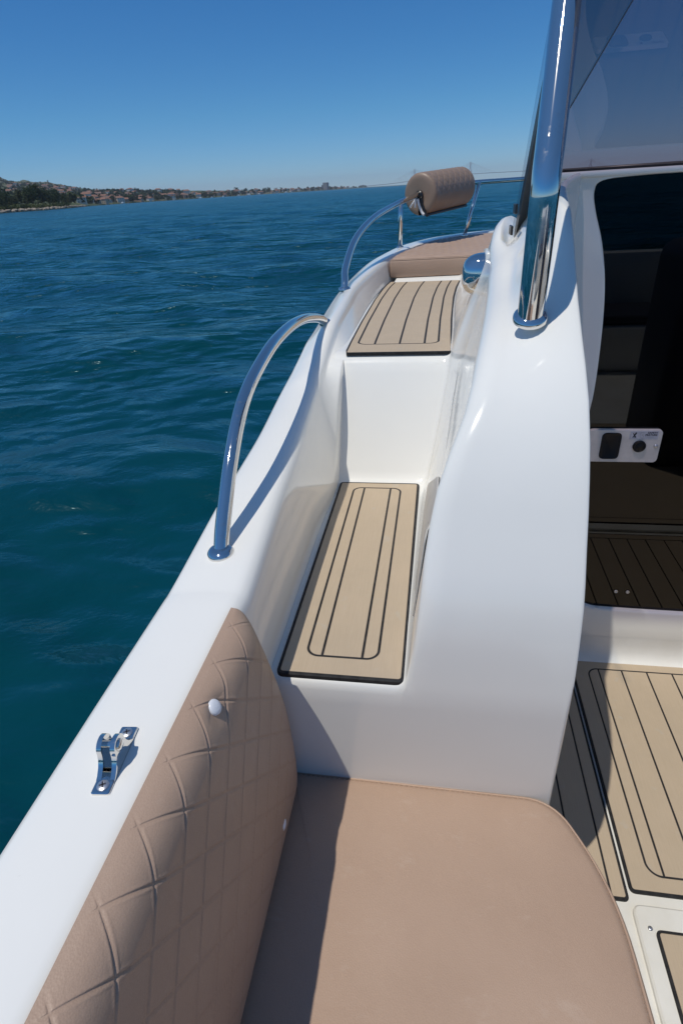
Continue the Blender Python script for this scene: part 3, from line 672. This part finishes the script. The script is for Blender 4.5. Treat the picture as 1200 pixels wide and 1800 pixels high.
def blob_leaves(n, size, clumps, seed):
    rg = random.Random(seed); v = []; f = []
    for _ in range(n):
        cx, cy, cz, r = rg.choice(clumps)
        while True:
            q = Vector((rg.uniform(-1, 1), rg.uniform(-1, 1), rg.uniform(-1, 1)))
            if .25 < q.length < 1: break
        p = Vector((cx, cy, cz))+q*r*(1+.15*rg.random()); s_ = size*rg.uniform(.6, 1.3)
        u = Vector((rg.gauss(0, 1), rg.gauss(0, 1), rg.gauss(0, .7))).normalized(); w = u.orthogonal().normalized(); w = Matrix.Rotation(rg.uniform(0, 6.28), 3, u) @ w; x = u.cross(w)
        k = len(v); v += [p+w*s_, p+x*s_*.7, p-w*s_, p-x*s_*.7]; f.append((k, k+1, k+2, k+3))
    return v, f
def crown_clumps(h, w, seed):
    rg = random.Random(seed); L = []
    for _ in range(9):
        a = rg.uniform(0, 6.28); rr = rg.uniform(0, .32)*w; L.append((rr*math.cos(a), rr*math.sin(a), h*rg.uniform(.35, .82), w*rg.uniform(.17, .28)))
    L.append((0, 0, h*.55, w*.36)); return L
def near_tree(px, t, h, w, mat, label, seed):
    o = empty('shore_tree', place(px, t)-Vector((0, 0, .3)), label, 'tree', 'trees on the near point')
    tr = MB(); tr.add(*tube([(0, 0, 0), (.1, 0, h*.3), (0, .1, h*.6)], [h*.028, h*.02, h*.008], 8))
    for a in range(4): tr.add(*tube([(0, 0, h*(.25+.08*a)), (math.cos(a*1.7)*w*.3, math.sin(a*1.7)*w*.3, h*(.5+.07*a))], [h*.012, h*.004], 6))
    me = tr.build('trunk', M['bark'], None); me.parent = o
    v, f = blob_leaves(900, h*.035, crown_clumps(h, w, seed), seed); c = mesh('crown', v, f, mat, None, False); c.parent = o
nt = [(5, .006, 11.5, 9, 'leaf', 'dark tree with round crown, leftmost on the near point'), (14, .012, 12.5, 8, 'leaf', 'tall dark tree beside the round leftmost tree on the near point'), (24, .016, 9, 8, 'leaf2', 'lighter olive green tree in the gap between the dark ones'),
 (40, .022, 13, 9, 'leaf2', 'slim olive tree left of the tallest dark clump'), (52, .016, 13, 9, 'leaf', 'dark tree at the left side of the tallest clump'), (61, .012, 13, 11, 'leaf', 'broad dark tree forming the front of the tallest clump'), (70, .018, 17, 12, 'leaf', 'tallest dark tree on the near point'), (80, .014, 13.5, 11, 'leaf', 'dark tree just right of the tallest tree'),
 (89, .012, 12.5, 9, 'leaf', 'dark rounded tree low beside the stony beach'), (98, .012, 13, 10, 'leaf', 'wide dark tree second from the right end of the clump'), (106, .012, 11, 9, 'leaf', 'dark tree third from the point of the beach'), (115, .012, 10.5, 9, 'leaf', 'medium dark tree near the point of the beach'), (123, .014, 8.5, 8, 'leaf2', 'small olive tree at the very point of the beach')]
for i, (px, t_, h, w, mt, lb) in enumerate(nt): near_tree(px, t_, h, w, M[mt], lb, 100+i)
# low reeds along the beach
mb = MB()
for px in np.linspace(-10, 122, 46):
    p = place(px, .0045+.002*random.random()); v, f = blob_leaves(40, .55, [(0, 0, 1.2, 1.6)], int(px*7)+900); mb.add([Vector(q)*1.0+p for q in v], f)
o = mb.build('shore_scrub', M['grass'], None, False, None); tag(o, 'low green reeds and scrub behind the stony beach', 'scrub', kind='stuff')
mb = MB()
for i in range(520):
    px = random.uniform(-60, 150); p = place(px, random.uniform(-.0025, .0025)); p.z = WATER_Z+random.uniform(.1, 1.2); s_ = random.uniform(.3, 1.3)
    bm = bmesh.new(); bmesh.ops.create_icosphere(bm, subdivisions=1, radius=s_)
    vs = [Vector((q.co.x*random.uniform(.8, 1.3), q.co.y*random.uniform(.8, 1.3), q.co.z*.65))+p for q in bm.verts]; bm.verts.index_update()
    mb.add(vs, [tuple(q.index for q in fc.verts) for fc in bm.faces]); bm.free()
o = mb.build('shore_rocks', M['rock'], None, False, None); tag(o, 'pale stony rubble along the waterline of the near point', 'rocks', kind='stuff')
# hillside scrub, uncountable
mb = MB()
for i in range(1500):
    px = random.uniform(-80, 330); t_ = random.uniform(.03, 1.0)**.8; p = place(px, t_); h = random.uniform(3, 7)*(1+.5*t_)*(.5 if t_ > .8 else 1)
    v, f = blob_leaves(9, h*.45, [(0, 0, h*.35, h*.5)], i+5000); mb.add([q+p for q in v], f)
o = mb.build('hill_scrub', M['leaf'], None, False, None); tag(o, 'dark green scrub and bushes covering the far hillside', 'scrub', kind='stuff')
# town trees
protos = []
for k in range(6):
    v, f = blob_leaves(150, .10, crown_clumps(1.0, .95 if k < 4 else .5, 300+k), 300+k); me = bpy.data.meshes.new('tree'); me.from_pydata([tuple(p) for p in v], [], f); me.materials.append(M['leaf'] if k % 2 else M['leaf2']); protos.append(me)
def put(name, me, p, s_, rz, label, cat, group):
    o = bpy.data.objects.new(name, me); o.location = p; o.scale = s_; o.rotation_euler.z = rz; COL.objects.link(o); return tag(o, label, cat, group)
for i in range(260):
    px = random.choice([random.uniform(128, 330), random.uniform(230, 640), random.uniform(300, 645)]); t_ = random.choice([random.uniform(.0, .06), random.uniform(.03, .75)])
    h = random.uniform(7, 15)*(1 if px < 400 else 1.2); w = h*random.uniform(.9, 1.4)
    put('town_tree', random.choice(protos), place(px, t_)-Vector((0, 0, h*.2)), (w, w, h), random.uniform(0, 6), 'small dark green tree among the red roofed houses across the water', 'tree', 'trees of the town on the far shore')
hp_ = []
for k in range(8):
    L, W, Hh = (10, 8, 6) if k < 5 else (15, 9, 4.5 if k < 7 else 9); rh = 2.2 + .3*(k % 3); b = MB(); ov = .5
    b.add([(-L/2, -W/2, -4), (L/2, -W/2, -4), (L/2, W/2, -4), (-L/2, W/2, -4), (-L/2, -W/2, Hh), (L/2, -W/2, Hh), (L/2, W/2, Hh), (-L/2, W/2, Hh)], [(0, 1, 5, 4), (1, 2, 6, 5), (2, 3, 7, 6), (3, 0, 4, 7)], 0)
    hip = L*.22 if k % 2 else 0
    b.add([(-L/2-ov, -W/2-ov, Hh-.1), (L/2+ov, -W/2-ov, Hh-.1), (L/2+ov, W/2+ov, Hh-.1), (-L/2-ov, W/2+ov, Hh-.1), (-L/2+hip, 0, Hh+rh), (L/2-hip, 0, Hh+rh)], [(0, 1, 5, 4), (1, 2, 5), (2, 3, 4, 5), (3, 0, 4)], 1)
    for wx in (-.3, 0, .3):
        for wz in ((1.2, 3.9) if Hh > 5 else (1.4,)):
            b.add([(wx*L-.55, -W/2-.04, wz), (wx*L+.55, -W/2-.04, wz), (wx*L+.55, -W/2-.04, wz+1.4), (wx*L-.55, -W/2-.04, wz+1.4)], [(0, 1, 2, 3)], 2)
    o = b.build('house', [M[('wallw', 'wallc', 'wallp', 'wallw')[k % 4]], M[('roof', 'roof2')[k % 3 == 2]], M['grey']], None, False, None); hp_.append(o.data); bpy.data.objects.remove(o)
for i in range(240):
    px = random.choice([random.uniform(135, 300), random.uniform(230, 620), random.uniform(230, 620), random.uniform(20, 200)]); t_ = random.choice([random.uniform(.004, .12), random.uniform(.02, .6), random.uniform(.1, .85)])
    if px < 140: t_ = random.uniform(.22, .75)
    s_ = random.uniform(.65, 1.1)*(1 if px < 300 else 1.15); bz = bearing(px)
    put('house', random.choice(hp_), place(px, t_), (s_, s_, s_), -math.atan2(bz[0], bz[1])+random.choice([0, 0, .4, -.5, 1.57, .9]), 'small pale house with a terracotta roof in the town across the water', 'house', 'houses of the town on the far shore')
b = MB(); b.add(*box((0, 0, 14), (22, 16, 38))); b.add(*box((-14, 2, 9), (10, 14, 28)))
for k in range(9):
    for j in (-6, 0, 6): b.add(*box((j, -8.05, 2+k*3.5), (3, .2, 1.4)), 1)
o = b.build('tower_block', [M['grey'], M['wallw']], None, False, None); o.location = place(573, .02); o.rotation_euler.z = -.3; o.scale = (1.15, 1, .95)
tag(o, 'grey tower block standing above the low town where the shore runs out', 'tower')
for px, sc_ in ((215, 1), (352, 1.2), (372, 1), (392, 1.1), (419, 1.4), (437, 1.8), (455, 1.5), (502, 2)):
    v, f = grid([[(-4.5, 0, .9), (-3, -1.2, .9), (3.5, -1.2, .9), (4.2, 0, .9), (3.5, 1.2, .9), (-3, 1.2, .9)], [(-3.5, 0, -.3), (-2.5, -.8, -.3), (3.4, -.8, -.3), (4, 0, -.3), (3.4, .8, -.3), (-2.5, .8, -.3)]], True); f.append((0, 1, 2, 3, 4, 5))
    b = MB(); b.add(v, f); b.add(*box((.5, 0, 1.5), (3.2, 1.6, 1.3), 0, .2)); o = b.build('moored_boat', M['button'], None, False, None); bz = bearing(px); d = shore(px)*.985
    o.location = (bz[0]*d, bz[1]*d, WATER_Z+.1); o.scale = (sc_,)*3; o.rotation_euler.z = random.uniform(-.5, .5); tag(o, 'tiny white boat moored close under the far shore', 'boat', 'boats moored along the far shore')
# cable-stayed bridge
def far(px, py, d): bz = bearing(px); return np.array([bz[0]*d, bz[1]*d, CAMPOS[2]+d*elev(px, py)])
br = empty('cable_stayed_bridge', Vector(far(825, 318, 5600))*1.0, 'pale cable stayed bridge spanning the strait behind the bow', 'bridge')
DB = 5600
deck_pts = [far(640, 327.5, DB), far(690, 322.5, DB), far(728, 317, DB), far(780, 309.5, DB), far(825, 306.0, DB), (far(905, 301.5, DB)), far(1035, 296, DB), far(1250, 296, DB)]
m = MB(); dp = catmull(deck_pts, 4); rws = [[p+np.array([0, -8, 2]), p+np.array([0, 8, 2]), p+np.array([0, 8, -2.5]), p+np.array([0, -8, -2.5])] for p in dp]; m.add(*grid(rws, True)); m.build('bridge_deck', M['concrete'], br)
for px, pt, pd, pb in ((728, 297.5, 317, 324.5), (825, 284.5, 306, 318.5), (1035, 280, 296, 306.5)):
    top, dk, ft_ = far(px, pt, DB), far(px, pd, DB), far(px, pb, DB); m = MB()
    m.add(*tube([top-(top-dk)*.42, top], [4.6, 3.2], 8))
    for sx, sy in ((-1, -1), (1, -1), (-1, 1), (1, 1)): m.add(*tube([top-(top-dk)*.40, dk+np.array([sx*13, sy*10, -2]), dk*.35+ft_*.65+np.array([sx*13, sy*10, 0])], [3.0, 3.0, 3.2], 6))
    m.add(*tube([dk+(ft_-dk)*.55, ft_+np.array([0, 0, -6])], [20, 26], 10)); pp = m.build('pylon', M['concrete'], br)
    m = MB(); xs_ = np.array([bearing(px)[1], -bearing(px)[0], 0])
    for k in range(1, 10):
        for sg in (-1, 1):
            px2 = px+sg*k*5.2; q = far(px2, np.interp(px2, [640, 690, 728, 780, 825, 905, 1035, 1250], [327.5, 322.5, 317, 309.5, 306, 301.5, 296, 296]), DB); m.add(*tube([top-(top-dk)*(.02+.03*(9-k)), q], .42, 4))
    m.build('stay_cables', M['concrete'], pp)

# ---- sea haze
hm = bpy.data.materials.new('haze'); hm.use_nodes = True; hn = hm.node_tree; hn.nodes.clear(); ho = hn.nodes.new('ShaderNodeOutputMaterial')
hv = hn.nodes.new('ShaderNodeVolumePrincipled'); hv.inputs['Color'].default_value = (.78, .87, 1, 1); hv.inputs['Density'].default_value = .000075; hv.inputs['Anisotropy'].default_value = .0
hn.links.new(hv.outputs[0], ho.inputs['Volume'])
v, f = box((0, 3000, 84), (14000, 15000, 172)); hzb = mesh('haze', v, f, hm, None, False); tag(hzb, kind='stuff')

# ================================================================== LIGHT, SKY, CAMERA
w = bpy.data.worlds.new('World'); scene.world = w; w.use_nodes = True; nt_ = w.node_tree
bg = nt_.nodes['Background']; sk = nt_.nodes.new('ShaderNodeTexSky'); sk.sky_type = 'NISHITA'; sk.sun_disc = False
sk.sun_elevation = math.asin(SUN.z); sk.sun_rotation = math.atan2(SUN.x, SUN.y); sk.altitude = 2500; sk.air_density = 1.0; sk.dust_density = .0; sk.ozone_density = 2.5
hs = nt_.nodes.new('ShaderNodeHueSaturation'); hs.inputs['Saturation'].default_value = 1.15
nt_.links.new(sk.outputs[0], hs.inputs['Color']); tc = nt_.nodes.new('ShaderNodeTexCoord'); sx = nt_.nodes.new('ShaderNodeSeparateXYZ'); nt_.links.new(tc.outputs['Generated'], sx.inputs[0])
rm = nt_.nodes.new('ShaderNodeValToRGB'); nt_.links.new(sx.outputs[2], rm.inputs[0])      # clearer, deeper blue low in the sky, brighter overhead
el_ = rm.color_ramp.elements
for _ in range(3): el_.new(.5)
for e_, (p_, c_) in zip(el_, [(0, (.40, .55, .78)), (.10, (.33, .62, .78)), (.22, (.30, .65, .85)), (.5, (.78, .92, .98)), (.8, (1.08, 1.14, 1.12))]): e_.position = p_; e_.color = (*c_, 1)
mxs = nt_.nodes.new('ShaderNodeMix'); mxs.data_type = 'RGBA'; mxs.blend_type = 'MULTIPLY'; mxs.inputs[0].default_value = 1
nt_.links.new(hs.outputs[0], mxs.inputs[6]); nt_.links.new(rm.outputs[0], mxs.inputs[7])
nt_.links.new(mxs.outputs[2], bg.inputs[0]); bg.inputs[1].default_value = .115
sl = bpy.data.lights.new('sun', 'SUN'); sl.energy = 2.95; sl.angle = R(.53); sl.color = (1, .95, .855)
so = bpy.data.objects.new('sun', sl); COL.objects.link(so); so.rotation_euler = (-SUN).to_track_quat('-Z', 'Y').to_euler(); so.location = (-3, -3, 10)
cd = bpy.data.cameras.new('camera'); cam = bpy.data.objects.new('camera', cd); COL.objects.link(cam); scene.camera = cam
cd.sensor_fit = 'VERTICAL'; cd.sensor_height = 36; cd.sensor_width = 24; cd.lens = 20; cd.clip_start = .02; cd.clip_end = 90000
mw = Matrix.Identity(4)
for i in range(3):
    for j in range(3): mw[i][j] = BAS[i][j]
    mw[i][3] = CAMPOS[i]
cam.matrix_world = mw
vs = scene.view_settings; vs.view_transform = 'Standard'; vs.look = 'None'; vs.exposure = 0; vs.gamma = 1
scene.cycles.max_bounces = 10; scene.cycles.transparent_max_bounces = 12
scene.cycles.use_denoising = True
